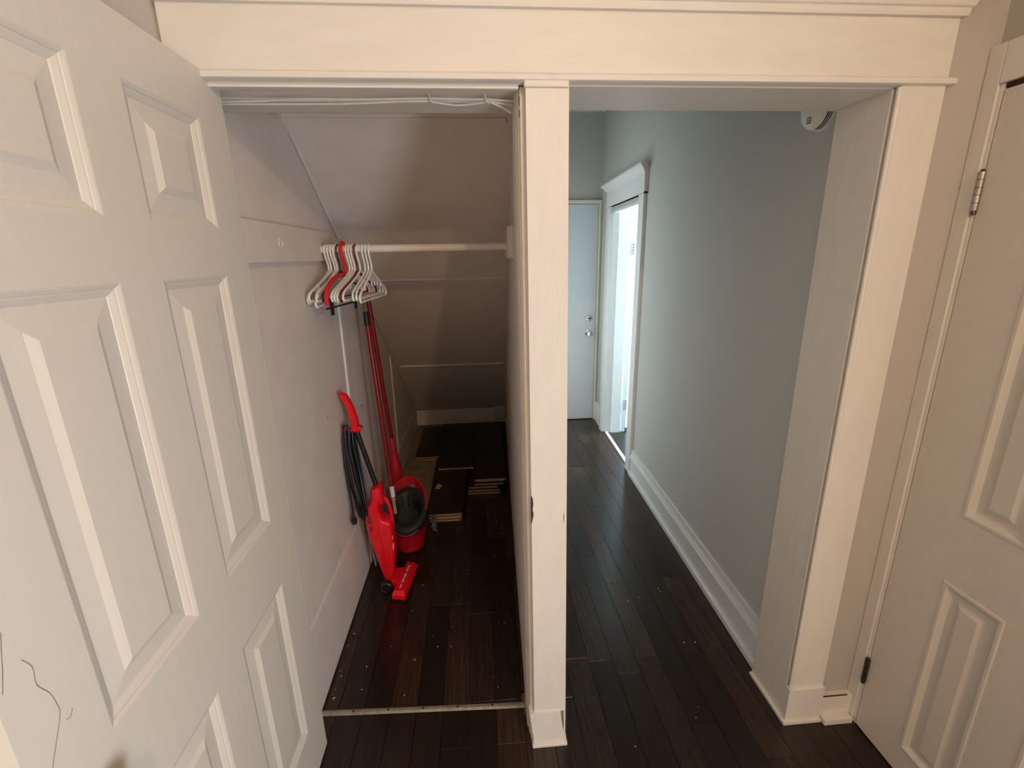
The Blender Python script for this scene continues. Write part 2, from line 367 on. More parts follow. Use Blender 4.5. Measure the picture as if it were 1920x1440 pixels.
pw = MB(); ya, yb2 = 1.385, 4.60
pw.prism([(rwx(ya), ya), (rwx(ya)+0.10, ya), (rwx(yb2)+0.10, yb2), (rwx(yb2), yb2)], -0.02, HCEIL)
wp = struct(pw.build('wall_partition', 'closet_paint'), 'painted board wall between closet and hallway')
m = MB()
def onp(y0, y1, z0, z1, t, mb): return mb.prism([(rwx(y0)-t, y0), (rwx(y0)+0.002, y0), (rwx(y1)+0.002, y1), (rwx(y1)-t, y1)], z0, z1)
onp(1.39, 4.30, 0.0, 0.012, 0.014, m); m.build('shoe_strip', 'floor_wood', wp)
m = MB(); m.add([(rwx(1.45)-0.006,1.45,0.93),(rwx(3.4)-0.006,3.4,0.93),(rwx(3.4)+0.002,3.4,0.93),(rwx(1.45)+0.002,1.45,0.93),
      (rwx(1.45)-0.006,1.45,0.95),(rwx(3.4)-0.006,3.4,0.95),(rwx(3.4)+0.002,3.4,0.95),(rwx(1.45)+0.002,1.45,0.95)],
      [(0,3,2,1),(4,5,6,7),(0,1,5,4),(1,2,6,5),(2,3,7,6),(3,0,4,7)]); m.build('batten', 'closet_paint', wp)

sc = MB(); xr = 0.30
sc.box(-0.63, xr, 1.39, 1.80, 2.095, 2.15)
sc.add([(-0.64,1.79,SL(1.79)),(xr,1.79,SL(1.79)),(xr,4.5,SL(4.5)),(-0.64,4.5,SL(4.5)),(-0.64,1.79,SL(1.79)+0.07),(xr,1.79,SL(1.79)+0.07),(xr,4.5,SL(4.5)+0.07),(-0.64,4.5,SL(4.5)+0.07)],
       [(0,3,2,1),(4,5,6,7),(0,1,5,4),(1,2,6,5),(2,3,7,6),(3,0,4,7)])
cc = struct(sc.build('ceiling_closet', 'closet_paint'), 'sloped boarded underside of the stairs above the closet')
def on_slope(x0, x1, y, wd, t, name, mt):
    d = Vector((0, 1, -0.735)).normalized(); nrm = Vector((0, -0.735, -1)).normalized()
    a = Vector((x0, y, SL(y))) - nrm*0.004; mb = MB()
    q = []
    for k in (0, 1):
        q.append([a + nrm*(t+0.004)*k, a + nrm*(t+0.004)*k + Vector((x1-x0,0,0)), a + nrm*(t+0.004)*k + Vector((x1-x0,0,0)) + d*wd, a + nrm*(t+0.004)*k + d*wd])
    mb.hexa(q[0], q[1]); return mb.build(name, mt, cc)
on_slope(-0.61, 0.155, 2.59, 0.055, 0.005, 'batten', 'closet_paint')
on_slope(-0.60, 0.195, 3.53, 0.022, 0.010, 'batten', 'closet_paint')
on_slope(-0.63, 0.13, 1.80, 0.020, 0.006, 'batten', 'closet_paint')
# cove strip running down the left edge of the slope
m = MB(); a0 = Vector((-0.622, 1.84, SL(1.84)-0.005)); a1 = Vector((-0.622, 2.30, SL(2.30)-0.005)); m.tube([a0, a1], 0.009, 8); m.build('corner_strip', 'closet_paint', cc, smooth=True)
m = MB(); a0 = Vector((-0.624, 2.5, SL(2.5)-0.003)); a1 = Vector((-0.624, 4.40, SL(4.40)-0.003)); m.tube([a0, a1], 0.005, 8); m.build('corner_strip', 'closet_paint', cc, smooth=True)
# patched plaster streaks on the slope
def patch(pts, wdt):
    mb = MB(); d = Vector((0, 1, -0.735)).normalized(); nrm = Vector((0, -0.735, -1)).normalized()
    up_, dn = [], []
    for i, (x, y) in enumerate(pts):
        p = Vector((x, y, SL(y))) + nrm*0.0008; k = wdt*(0.5+0.5*math.sin(i*2.1+1))
        up_.append(p - d*k); dn.append(p + d*k)
    n = len(pts); mb.add(up_+dn, [(i, i+1, n+i+1, n+i) for i in range(n-1)]); return mb.build('plaster_patch', 'trim_paint', cc)
patch([(-0.19,2.20),(-0.165,2.185),(-0.14,2.20),(-0.11,2.19),(-0.085,2.205),(-0.05,2.195),(-0.01,2.21)], 0.006)
patch([(-0.20,2.245),(-0.17,2.23),(-0.14,2.235),(-0.11,2.25),(-0.08,2.255)], 0.007)
patch([(-0.06,2.49),(-0.04,2.47),(-0.02,2.50),(0.0,2.49)], 0.006)
# knee wall at the back
kw = struct(MB().box(-0.63, 0.28, 4.45, 4.50, -0.02, 0.16).build('wall_closet_back', 'closet_paint'), 'low knee wall where the sloped ceiling meets the floor')
m = MB(); m.box(-0.585, 0.25, 4.425, 4.45, 0.105, 0.130, 0.003); m.build('cap_strip', 'closet_paint', kw)
m = MB(); m.box(-0.60, -0.575, 4.435, 4.45, 0.0, 0.130, 0.002); m.build('end_strip', 'closet_paint', kw)

# ---- closet rod supports
tr8 = struct(MB().box(-0.632, -0.610, 1.285, 2.13, 1.614, 1.730, 0.002).build('trim_8', 'closet_paint'), 'wide painted rod support board on the left closet wall')
m = MB(); m.lathe([(0.017,-0.611),(0.017,-0.6085),(0.0135,-0.608),(0.0135,-0.6095),(0,-0.6095)], (0,1.585,1.672), 'X', 22); m.build('hole_ring', 'trim_paint', tr8, smooth=True)
m = MB(); onp(1.82, 2.16, 1.612, 1.728, 0.020, m); tr9 = struct(m.build('trim_9', 'closet_paint'), 'painted rod support board on the right closet wall')

# ---- metal threshold strip
m = MB(); a = Vector((-0.63, 1.374, 0)); b = Vector((0.125, 1.338, 0)); u = (b-a).normalized(); nn = Vector((-u.y, u.x, 0))
prof = [(-0.0115,0.0),(-0.010,0.003),(-0.005,0.0055),(0.005,0.0055),(0.010,0.003),(0.0115,0.0)]
m.loft([[p + nn*q + Vector((0,0,h)) for q, h in prof] for p in (a, b)])
tr10 = struct(m.build('trim_10', 'strip_metal'), 'dull metal threshold strip across the closet doorway')
for t in (0.16, 0.33, 0.5, 0.67, 0.84):
    p = a.lerp(b, t); m = MB(); m.lathe([(0.0045,0.004),(0.0045,0.0062),(0.003,0.0068),(0,0.0068)], p, 'Z', 10); m.build('screw', 'dark_steel', tr10)

# ---- hallway
def strip(y0, y1, d0, d1, z0, z1, mb): return mb.prism([(hwx(y0)-d0, y0), (hwx(y0)+d1, y0), (hwx(y1)+d1, y1), (hwx(y1)-d0, y1)], z0, z1)
DY0, DY1, DT = 3.25, 4.02, 1.97
hw = MB(); strip(1.39, DY0, 0, 0.19, 0, HCEIL, hw); strip(DY1, 4.55, 0, 0.19, 0, HCEIL, hw); strip(DY0, DY1, 0, 0.19, DT, HCEIL, hw)
whr = struct(hw.build('wall_hall_right', 'hall_paint'), 'grey beige right wall of the hallway')
he = MB(); he.box(0.15, 0.40, 4.42, 4.55, 0, HCEIL); he.box(1.17, 1.40, 4.42, 4.55, 0, HCEIL); he.box(0.40, 1.17, 4.42, 4.55, 2.07, HCEIL)
struct(he.build('wall_hall_end', 'hall_paint'), 'grey beige wall at the end of the hallway')
struct(MB().box(0.13, 3.2, 1.39, 4.9, HCEIL, HCEIL+0.1).build('ceiling_hall', 'ceiling_paint'), 'pale ceiling high above the hallway')
# baseboard of the hallway
hb = MB(); strip(1.39, 3.14, 0.018, 0.002, 0.0, 0.160, hb)
hbo = struct(hb.build('baseboard_hall', 'white_paint'), 'tall white moulded baseboard along the hallway wall')
m = MB(); strip(1.39, 3.14, 0.026, -0.016, 0.128, 0.146, m); strip(1.39, 3.14, 0.012, 0.002, 0.160, 0.196, m); m.build('cap_moulding', 'white_paint', hbo)
m = MB(); strip(1.40, 3.14, 0.032, -0.017, 0.0, 0.024, m); m.build('shoe_moulding', 'white_paint', hbo)
m = MB(); strip(4.16, 4.42, 0.018, 0.002, 0.0, 0.19, m); m.build('far_baseboard', 'white_paint', hbo)
# casing of the side doorway
cs = MB(); strip(3.145, DY0, 0.024, 0.002, 0.0, 2.0, cs)
tr11 = struct(cs.build('trim_11', 'white_paint'), 'white casing with cornice around the hallway side doorway')
m = MB(); strip(DY1, 4.11, 0.024, 0.002, 0.0, 2.0, m); m.build('far_casing', 'white_paint', tr11)
m = MB(); strip(DY1+0.015, 4.045, 0.031, -0.02, 0.0, 2.0, m); strip(4.075, 4.105, 0.031, -0.02, 0.0, 2.0, m); m.build('casing_moulding', 'white_paint', tr11)
m = MB(); strip(3.13, 4.125, 0.028, 0.002, 2.0, 2.125, m); m.build('head_board', 'white_paint', tr11)
m = MB(); strip(3.13, 4.125, 0.032, 0.002, 2.0, 2.008, m); m.build('head_fillet', 'white_paint', tr11)
m = MB()
cpr = [(0.028,2.125),(0.034,2.125),(0.036,2.132),(0.044,2.142),(0.060,2.158),(0.072,2.164),(0.072,2.178),(-0.001,2.178),(-0.001,2.125)]
rings = []
for yy, e in ((3.13, -1), (4.125, 1)):
    rings.append([Vector((hwx(yy)-d, yy + e*max(0, d-0.028), z)) for d, z in cpr])
m.loft(rings); m.build('cornice', 'white_paint', tr11)
m = MB(); strip(3.235, DY0+0.002, 0.0, 0.19, 0, DT, m); m.build('near_jamb', 'white_paint', tr11)
m = MB(); strip(DY1-0.02, DY1+0.002, 0.0, 0.19, 0, DT, m); strip(DY1-0.034, DY1-0.02, -0.05, 0.14, 0, DT, m); m.build('far_jamb', 'white_paint', tr11)
m = MB(); strip(DY0, DY1, 0.0, 0.19, DT-0.02, DT+0.002, m); m.build('head_jamb', 'white_paint', tr11)
m = MB(); strip(DY0, DY1-0.034, 0.0, 0.024, 0.0, 0.012, m); m.build('doorway_sill', 'white_paint', tr11)
# side room behind the doorway
sr = MB(); sr.box(1.20, 3.3, 1.9, 4.9, -0.1, -0.001)
struct(sr.build('floor_side_room', 'floor_wood'), 'dark floor of the bright side room')
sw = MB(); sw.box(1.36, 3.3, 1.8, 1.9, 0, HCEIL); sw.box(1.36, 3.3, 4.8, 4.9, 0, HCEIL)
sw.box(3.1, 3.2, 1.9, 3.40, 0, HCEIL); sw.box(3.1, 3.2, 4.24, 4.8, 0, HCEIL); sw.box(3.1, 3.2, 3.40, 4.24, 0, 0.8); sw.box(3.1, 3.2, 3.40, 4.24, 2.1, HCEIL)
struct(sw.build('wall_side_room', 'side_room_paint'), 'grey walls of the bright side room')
wn = MB()
for a in ((3.36,3.42,0.76,2.14),(4.22,4.28,0.76,2.14),(3.42,4.22,0.76,0.82),(3.42,4.22,2.08,2.14),(3.42,4.22,1.42,1.46)): wn.box(3.075, 3.13, a[0], a[1], a[2], a[3], 0.004)
window_2 = struct(wn.build('window_2', 'white_paint'), 'sash window lighting the side room')
MB().box(3.13, 3.136, 3.40, 4.24, 0.8, 2.1).build('pane', 'daylight_pane', window_2)

# ================================================================== DOORS
def panel(parent, axis_x, sgn, y0, y1, z0, z1, prof, mt, back):
    """raised panel in a plane x = axis_x; sgn = direction of the outward normal; prof = (inset, depth) pairs"""
    mb = MB(); rings = []
    for ins, dp in prof:
        x = axis_x - sgn*dp
        rings.append([Vector((x, y0+ins, z0+ins)), Vector((x, y1-ins, z0+ins)), Vector((x, y1-ins, z1-ins)), Vector((x, y0+ins, z1-ins))])
    mb.loft(rings, cap=False); n = len(mb.v); mb.f.append([n-4, n-3, n-2, n-1])
    xb = axis_x - sgn*back
    mb.add([(xb,y0,z0),(xb,y1,z0),(xb,y1,z1),(xb,y0,z1)], [(0,1,2,3)])
    k = len(mb.v)-4
    for i in range(4): mb.f.append([i, (i+1) % 4, k+(i+1) % 4, k+i])
    return mb.build('panel', mt, parent)
def leaf(parent, x0, x1, ys, zs, mt):
    """stiles and rails round 2 x 3 panels: ys, zs are the edges of stiles and rails"""
    mb = MB()
    for i in (0, 2, 4): mb.box(x0, x1, ys[i], ys[i+1], zs[0], zs[-1])
    for i in range(0, len(zs)-1, 2):
        for j in (1, 3): mb.box(x0, x1, ys[j], ys[j+1], zs[i], zs[i+1])
    return mb.build('leaf', mt, parent)
PR = [(0,0),(0.003,0.0008),(0.008,0.0032),(0.0085,0.0048),(0.012,0.0056),(0.020,0.0098),(0.021,0.0110),(0.053,0.0078),(0.066,0.0016)]
d1 = struct(empty('door_1', (-0.5875, 1.255, 0.008)), 'open cream six-panel door in the left foreground')
ys1 = [0.460, 0.579, 0.808, 0.916, 1.143, 1.255]; zs1 = [0.008, 0.200, 0.752, 0.942, 1.590, 1.690, 1.916, 2.018]
leaf(d1, -0.605, -0.570, ys1, zs1, 'door_paint')
for j in (1, 3):
    for i in (1, 3, 5): panel(d1, -0.570, 1, ys1[j], ys1[j+1], zs1[i], zs1[i+1], PR, 'door_paint', 0.030)
m = MB(); m.lathe([(0.022,-0.571),(0.022,-0.566),(0.018,-0.563),(0.011,-0.560),(0.010,-0.553),(0.020,-0.548),(0.025,-0.538),(0.024,-0.528),(0.016,-0.522),(0,-0.520)], (0,0.527,0.880), 'X', 24)
m.build('knob', 'black_plastic', d1, smooth=True)['label'] = 'black round door knob'
for z in (0.25, 1.05, 1.80):
    m = MB(); m.tube([(-0.609, 1.262, z-0.045), (-0.609, 1.262, z+0.045)], 0.006, 10); m.build('hinge', 'steel', d1, smooth=True)
def crack(pts):
    mb = MB(); mb.tube(spline([(-0.5698, y, z) for y, z in pts], 4), 0.00045, 5); return mb.build('paint_crack', 'crack_brown', d1)
crack([(0.500,1.155),(0.508,1.135),(0.506,1.11),(0.516,1.085),(0.520,1.06),(0.519,1.045),(0.506,1.02),(0.495,1.0),(0.488,0.985)])
crack([(0.490,1.205),(0.483,1.18),(0.478,1.16),(0.470,1.135)])
crack([(0.524,1.03),(0.530,1.028),(0.536,1.036)])

PR2 = [(0,0),(0.004,-0.0022),(0.011,-0.0022),(0.016,0.002),(0.024,0.008),(0.030,0.010),(0.040,0.009),(0.056,0.001)]
d2 = struct(empty('door_2', (1.30, 1.156, 0.006)), 'closed cream six-panel door at the right edge')
ys2 = [0.440, 0.593, 0.750, 0.848, 1.006, 1.157]; zs2 = [0.006, 0.100, 0.722, 0.920, 1.545, 1.655, 1.880, 1.985]
leaf(d2, 1.285, 1.318, ys2, zs2, 'old_door_paint')
for j in (1, 3):
    for i in (1, 3, 5): panel(d2, 1.285, -1, ys2[j], ys2[j+1], zs2[i], zs2[i+1], PR2, 'old_door_paint', 0.028)
for z, mt in ((1.757, 'steel'), (0.238, 'dark_steel')):
    m = MB(); c = (1.2795, 1.159)
    m.tube([(c[0], c[1], z-0.046), (c[0], c[1], z+0.046)], 0.0075, 14)
    h = m.build('hinge', mt, d2, smooth=True); h['label'] = 'bare metal hinge knuckle'
    m = MB(); m.lathe([(0.0, z-0.058),(0.005, z-0.056),(0.0055, z-0.050),(0.004, z-0.046)], (c[0], c[1], 0), 'Z', 12)
    m.lathe([(0.004, z+0.046),(0.0055, z+0.049),(0.003, z+0.052),(0, z+0.053)], (c[0], c[1], 0), 'Z', 12); m.build('hinge_pin', 'dark_steel', h, smooth=True)
    m = MB()
    for q in (-0.028, -0.009, 0.009, 0.028): m.lathe([(0.0079, z+q-0.0006),(0.0079, z+q+0.0006)], (c[0], c[1], 0), 'Z', 14)
    m.build('knuckle_gap', 'chip_brown', h)

# flat door at the end of the hallway with ivory casing
d3 = struct(empty('door_3', (0.78, 4.40, 0.008)), 'flat pale door at the end of the hallway')
m = MB(); m.box(0.405, 1.145, 4.385, 4.42, 0.008, 2.06, 0.002); m.build('leaf', 'far_door_paint', d3)
m = MB(); m.lathe([(0.030,4.386),(0.030,4.380),(0.012,4.376),(0.012,4.355),(0.026,4.345),(0.030,4.330),(0.022,4.318),(0,4.316)], (1.078,0,0.885), 'Y', 22); m.build('door_knob', 'chrome', d3, smooth=True)['label'] = 'round silver door knob'
m = MB(); m.lathe([(0.031,4.386),(0.031,4.376),(0.026,4.370),(0,4.369)], (1.080,0,1.030), 'Y', 22); k = m.build('deadbolt', 'chrome', d3, smooth=True); k['label'] = 'silver deadbolt turn plate'
m = MB(); m.box(1.062, 1.098, 4.352, 4.370, 1.025, 1.035, 0.002); m.build('thumb_turn', 'dark_steel', k)
tr12 = struct(MB().box(1.148, 1.178, 4.375, 4.42, 0.0, 2.095, 0.003).build('trim_12', 'ivory_paint'), 'ivory painted casing around the end door')
m = MB(); m.box(0.37, 1.178, 4.378, 4.42, 2.064, 2.095, 0.003); m.build('head_casing', 'ivory_paint', tr12)
m = MB(); m.box(1.158, 1.166, 4.368, 4.38, 0.0, 2.08, 0.002); m.build('casing_bead', 'ivory_paint', tr12)
m = MB(); m.box(0.37, 0.402, 4.375, 4.42, 0, 2.064, 0.003); m.build('side_casing', 'ivory_paint', tr12)
# open door of the side room
d4 = struct(empty('door_4', (1.365, 4.045, 0.008)), 'brightly lit white door standing open in the side room')
m = MB(); m.prism([(1.376, 4.030), (2.055, 4.277), (2.043, 4.310), (1.364, 4.063)], 0.025, 1.95); m.build('leaf', 'white_paint', d4)
for z in (0.27, 1.66):
    m = MB(); m.tube([(1.364, 4.026, z-0.045), (1.364, 4.026, z+0.045)], 0.006, 10); h = m.build('hinge', 'white_paint', d4, smooth=True)
    m = MB(); m.box(1.325, 1.362, 3.9835, 3.987, z-0.05, z+0.05)
    m.build('hinge_leaf', 'pale_plastic', h)
    m = MB()
    for q in (-0.035, -0.012, 0.012, 0.035): m.lathe([(0.004,3.982),(0.003,3.981),(0,3.981)], (1.352, 0, z+q), 'Y', 8)
    m.build('hinge_screw', 'chip_brown', h)

# ================================================================== LAMP behind the camera
lt = tag(empty('ceiling_lamp', (LAMP[0], LAMP[1], CEIL)), 'round glass ceiling lamp hanging behind the camera', 'lamp')
m = MB(); m.lathe([(0.06, CEIL), (0.06, CEIL-0.025), (0.02, CEIL-0.03), (0.02, LAMP[2]+0.06), (0.035, LAMP[2]+0.05)], (LAMP[0], LAMP[1], 0), 'Z', 24); m.build('mount', 'steel', lt, smooth=True)
m = MB(); m.lathe([(0.018, LAMP[2]+0.055), (0.02, LAMP[2]+0.04), (0.03, LAMP[2]+0.02), (0.03, LAMP[2]), (0.02, LAMP[2]-0.024), (0, LAMP[2]-0.03)], (LAMP[0], LAMP[1], 0), 'Z', 24); m.build('bulb', 'lamp_glass', lt, smooth=True)
ld = bpy.data.lights.new('lamp_light', 'POINT'); ld.energy = LAMP_POWER; ld.color = LAMP_COL; ld.shadow_soft_size = 0.04
lo = bpy.data.objects.new('lamp_light', ld); COL.objects.link(lo); lo.location = (LAMP[0], LAMP[1], LAMP[2]-0.075)

# ================================================================== THINGS
# ---- white cables stapled under the closet head
def cable(pts, label, r=0.0024):
    mb = MB(); mb.tube(spline(pts, 6), r, 8); return tag(mb.build('cable', 'cable_white', smooth=True), label, 'cable', 'cables under the closet header')
cable([(-0.61,1.285,1.984),(-0.50,1.280,1.985),(-0.38,1.272,1.988),(-0.27,1.270,1.987),(-0.15,1.268,1.989),(-0.09,1.268,1.990),(0.0,1.270,1.989),(0.05,1.270,1.989),(0.11,1.276,1.987)], 'upper of the thin white cables stapled under the closet header')
cable([(-0.61,1.290,1.981),(-0.46,1.290,1.982),(-0.30,1.288,1.983),(-0.16,1.276,1.985),(-0.10,1.274,1.986),(-0.06,1.284,1.983),(-0.02,1.288,1.981),(0.03,1.280,1.984),(0.055,1.276,1.986),(0.11,1.288,1.981)], 'sagging lower white cable with a wavy run under the closet header')
cable([(0.035,1.274,1.992),(0.06,1.277,1.983),(0.085,1.288,1.976),(0.108,1.300,1.966)], 'short white cable end drooping beside the centre post')
def staple(x, y, z):
    mb = MB(); mb.tube(spline([(x-0.004,y-0.004,z+0.008),(x-0.003,y-0.007,z-0.003),(x+0.003,y-0.004,z-0.009),(x+0.006,y+0.012,z-0.006),(x+0.004,y+0.016,z+0.008)], 4), 0.002, 6)
    return mb
for (x, lb) in ((-0.088, 'white cable staple near the middle of the closet header'), (0.046, 'white cable staple near the centre post under the header')):
    tag(staple(x, 1.268, 1.989).build('cable_staple', 'cable_white'), lb, 'staple', 'staples holding the cables')

# ---- smoke alarm on the hallway wall
sx, sy, sz = hwx(1.50), 1.50, 2.035
sa = tag(empty('smoke_alarm', (sx, sy, sz-0.055)), 'round white smoke alarm with dark slots high on the hallway wall', 'smoke alarm')
m = MB(); m.lathe([(0.060, sx), (0.060, sx-0.012), (0.056, sx-0.014)], (0,sy,sz), 'X', 36); m.build('base', 'white_plastic', sa, smooth=True)
m = MB(); m.lathe([(0.058, sx-0.013), (0.056, sx-0.034), (0.048, sx-0.046), (0.030, sx-0.052), (0, sx-0.053)], (0,sy,sz), 'X', 36); cv = m.build('cover', 'white_plastic', sa, smooth=True)
for q, xx in enumerate((sx-0.018, sx-0.024, sx-0.030)):
    m = MB()
    m.tube([(xx, sy+0.0572*math.cos(t), sz+0.0572*math.sin(t)) for t in [PI+0.25+0.12*i for i in range(11)]], 0.0014, 6); m.build('vent_slot', 'vent_dark', cv)
for q in range(3):
    m = MB(); z = sz-0.025-q*0.007
    m.tube([(sx-0.0525, sy+0.006, z), (sx-0.0525, sy-0.012, z)], 0.0016, 6); m.build('speaker_slot', 'vent_dark', cv)

# ---- closet rod
RZ = 1.6585
m = MB(); m.tube([(-0.608, 1.98, RZ), (0.136, 1.98, RZ)], 0.0155, 20)
tag(m.build('closet_rod', 'trim_paint', smooth=True), 'white painted wooden closet rod holding the hangers', 'rod')

# ---- hangers
def hanger_geo(W, r, drop, sh=0.085, bar=True, notch=True):
    """local frame: y along the shoulders, z up, origin at the rod centre top"""
    hook = [(0, 0.020, -0.012), (0, 0.0225, 0.004), (0, 0.016, 0.016), (0, 0.0, 0.021), (0, -0.016, 0.015), (0, -0.0225, 0.0), (0, -0.019, -0.020), (0, -0.008, -0.042), (0, 0.0, -0.060), (0, 0.0, -0.080)]
    H = MB(); H.tube(spline(hook, 4), r*0.85, 8)
    z0 = -0.080; h = W/2
    B = [(0, 0.0, z0), (0, h*0.25, z0-0.024), (0, h*0.62, z0-sh*0.72), (0, h*0.90, z0-sh), (0, h, z0-sh-0.018), (0, h*0.975, z0-sh-0.034), (0, h*0.90, z0-sh-drop)]
    left = [(a, -b, c) for a, b, c in B]
    path = spline(B, 4) + spline([B[-1], (0, 0, z0-sh-drop), left[-1]], 5)[1:-1] + spline(left[::-1], 4)
    Bd = MB(); Bd.tube(path[:-1], r, 8, closed=True)
    Nn = []
    if notch:
        for s in (-1, 1):
            Nn.append(MB().tube([(0, s*h*0.60, z0-sh*0.70), (0, s*h*0.59, z0-sh*0.70-0.014), (0, s*h*0.66, z0-sh*0.70-0.017)], r*0.7, 6))
    return H, Bd, Nn
def place(mb, x, rz, tilt=0.0):
    R = Matrix.Translation((x, 1.98, RZ-0.0045)) @ Matrix.Rotation(rz, 4, 'Z') @ Matrix.Rotation(tilt, 4, 'X')
    q = MB(); q.v = [R @ v for v in mb.v]; q.f = mb.f; return q
def hanger(x, rz, W, r, mt, label, drop=0.034, sh=0.070, notch=True, tilt=0.0, group='hangers on the closet rod'):
    t = tag(empty('clothes_hanger', (x, 1.98, RZ-0.20)), label, 'hanger', group)
    H, Bd, Nn = hanger_geo(W, r, drop, sh, notch=notch)
    place(H, x, rz, tilt).build('hook', mt, t, smooth=True); place(Bd, x, rz, tilt).build('frame', mt, t, smooth=True)
    for q in Nn: place(q, x, rz, tilt).build('strap_notch', mt, t, smooth=True)
    return t
D = math.radians
A7 = D(-7.5)
for x, lb, tl, sh in [(-0.589, 'leftmost white plastic hanger on the rod, nearest the support board', 0.02, 0.072),
      (-0.5775, 'second white plastic hanger from the left support board', -0.05, 0.078),
      (-0.566, 'third white plastic hanger from the left support board', 0.06, 0.080),
      (-0.5545, 'fourth white plastic hanger, just left of the black hanger', -0.02, 0.074)]: hanger(x, A7, 0.42, 0.0044, 'white_plastic', lb, tilt=tl, sh=sh)
# black clip hanger
bx = -0.5425
t = hanger(bx, A7, 0.38, 0.0038, 'black_plastic', 'black plastic clip hanger left of the red padded hanger', notch=False)
for s_ in (-1, 1):
    m = MB(); m.box(-0.004, 0.004, s_*0.12-0.010, s_*0.12+0.010, -0.245, -0.176, 0.002); place(m, bx, A7).build('clip', 'black_plastic', t)
m = MB(); m.tube([(0, -0.17, -0.215), (0, 0.17, -0.215)], 0.0038, 8); place(m, bx, A7).build('clip_bar', 'black_plastic', t)
# red padded hanger
rx_ = -0.524
t = tag(empty('clothes_hanger', (rx_, 1.98, RZ-0.20)), 'thick bright red padded hanger with a bulky curved shoulder', 'hanger', 'hangers on the closet rod')
m = MB(); m.tube(spline([(0,0.018,0.002),(0,0.012,0.020),(0,0,0.029),(0,-0.016,0.022),(0,-0.024,0.004),(0,-0.020,-0.02),(0,-0.008,-0.045),(0,0,-0.066),(0,0,-0.095)], 4), 0.0075, 10)
place(m, rx_, A7).build('hook', 'red_foam', t, smooth=True)
for s_ in (-1, 1):
    m = MB(); m.tube(spline([(0,0,-0.095),(0,s_*0.07,-0.097),(0,s_*0.13,-0.110),(0,s_*0.180,-0.135),(0,s_*0.202,-0.165),(0,s_*0.200,-0.200)], 5), 0.0085, 12); place(m, rx_, A7).build('padded_arm', 'red_foam', t, smooth=True)
for x, lb, tl in [(-0.506, 'white plastic hanger directly right of the red padded hanger', 0.0),
                  (-0.4955, 'second white plastic hanger right of the red padded hanger', 0.0),
                  (-0.485, 'white plastic hanger just left of the maroon hanger', 0.0)]: hanger(x, A7, 0.40, 0.0042, 'white_plastic', lb, tilt=tl)
hanger(-0.4745, A7, 0.40, 0.0044, 'maroon_plastic', 'dark maroon plastic hanger among the white ones', notch=False)
hanger(-0.464, A7, 0.40, 0.0042, 'white_plastic', 'white plastic hanger just right of the maroon hanger')
hanger(-0.444, D(-4), 0.38, 0.0040, 'white_plastic', 'white plastic hanger, third from the bare right part of the rod')
hanger(-0.431, D(-4), 0.38, 0.0040, 'white_plastic', 'white plastic hanger, second from the bare right part of the rod')
hanger(-0.418, D(-4), 0.38, 0.0044, 'white_plastic', 'rightmost white plastic hanger on the rod, open frame fully seen', sh=0.078)

# ---- red stick vacuum leaning on the closet wall
def yv(z): return 2.028 + (0.588-z)*0.053
vc = tag(empty('stick_vacuum', (-0.45, 2.05, 0.0)), 'red stick vacuum with black tube leaning on the closet wall', 'vacuum')
out = [(-0.5233,0.5814),(-0.5292,0.5456),(-0.535,0.5118),(-0.557,0.4836),(-0.5665,0.4545),(-0.5673,0.4095),(-0.5656,0.3484),(-0.5511,0.2644),(-0.5339,0.1783),(-0.518,0.0957),(-0.505,0.072),
       (-0.4736,0.0702),(-0.459,0.1076),(-0.4497,0.1612),(-0.4433,0.2303),(-0.4416,0.31),(-0.4416,0.3596),(-0.447,0.392),(-0.4639,0.405),(-0.4781,0.4096),(-0.4905,0.4346),(-0.4936,0.470),(-0.4900,0.489),(-0.4763,0.4940),(-0.4700,0.508),(-0.4739,0.5568),(-0.479,0.5884)]
def pillow(outline, yc, layers, k=3):
    P = [Vector((a, 0, b)) for a, b in outline]; Q = spline(P, k, closed=True); n = len(Q)
    area = sum(Q[i].x*Q[(i+1) % n].z - Q[(i+1) % n].x*Q[i].z for i in range(n)); sg = 1 if area > 0 else -1
    nr = []
    for i in range(n):
        t = (Q[(i+1) % n]-Q[i-1]).normalized(); nr.append(Vector((t.z, 0, -t.x))*sg)
    mb = MB(); rings = []
    for dy, ins in layers: rings.append([Vector((Q[i].x-nr[i].x*ins, yc(Q[i].z)+dy, Q[i].z-nr[i].z*ins)) for i in range(n)])
    mb.loft(rings); return mb
LAY = [(-0.044,0.013),(-0.040,0.007),(-0.030,0.002),(-0.012,0),(0.012,0),(0.030,0.002),(0.040,0.007),(0.044,0.013)]
body = pillow(out, yv, LAY).build('body', 'red_plastic', vc, smooth=True)
m = MB(); g = [(-0.474,0.520),(-0.466,0.503),(-0.457,0.480),(-0.4505,0.45),(-0.4475,0.42),(-0.4468,0.39),(-0.448,0.36)]
m.tube(spline([(x, yv(z), z) for x, z in g], 4), 0.0085, 12); m.build('grip', 'red_plastic', vc, smooth=True)
rec = [(-0.4822,0.5158),(-0.5105,0.4856),(-0.5257,0.4419),(-0.5287,0.4019),(-0.5231,0.3659),(-0.4914,0.3407),(-0.4699,0.3623)]
m = MB(); m.tube(spline([(x, yv(z)-0.044, z) for x, z in rec], 5), 0.0028, 8); m.build('grip_rim', 'red_plastic', body, smooth=True)
for (xa, xb, z) in [(-0.563,-0.540,0.434),(-0.564,-0.538,0.424),(-0.564,-0.536,0.414),(-0.564,-0.535,0.404),(-0.561,-0.537,0.382),(-0.561,-0.536,0.372),(-0.561,-0.535,0.362)]:
    m = MB(); m.box(xa+0.012, xb+0.004, yv(z)-0.0452, yv(z)-0.040, z-0.0025, z+0.0025); m.build('vent_slot', 'vent_dark', body)
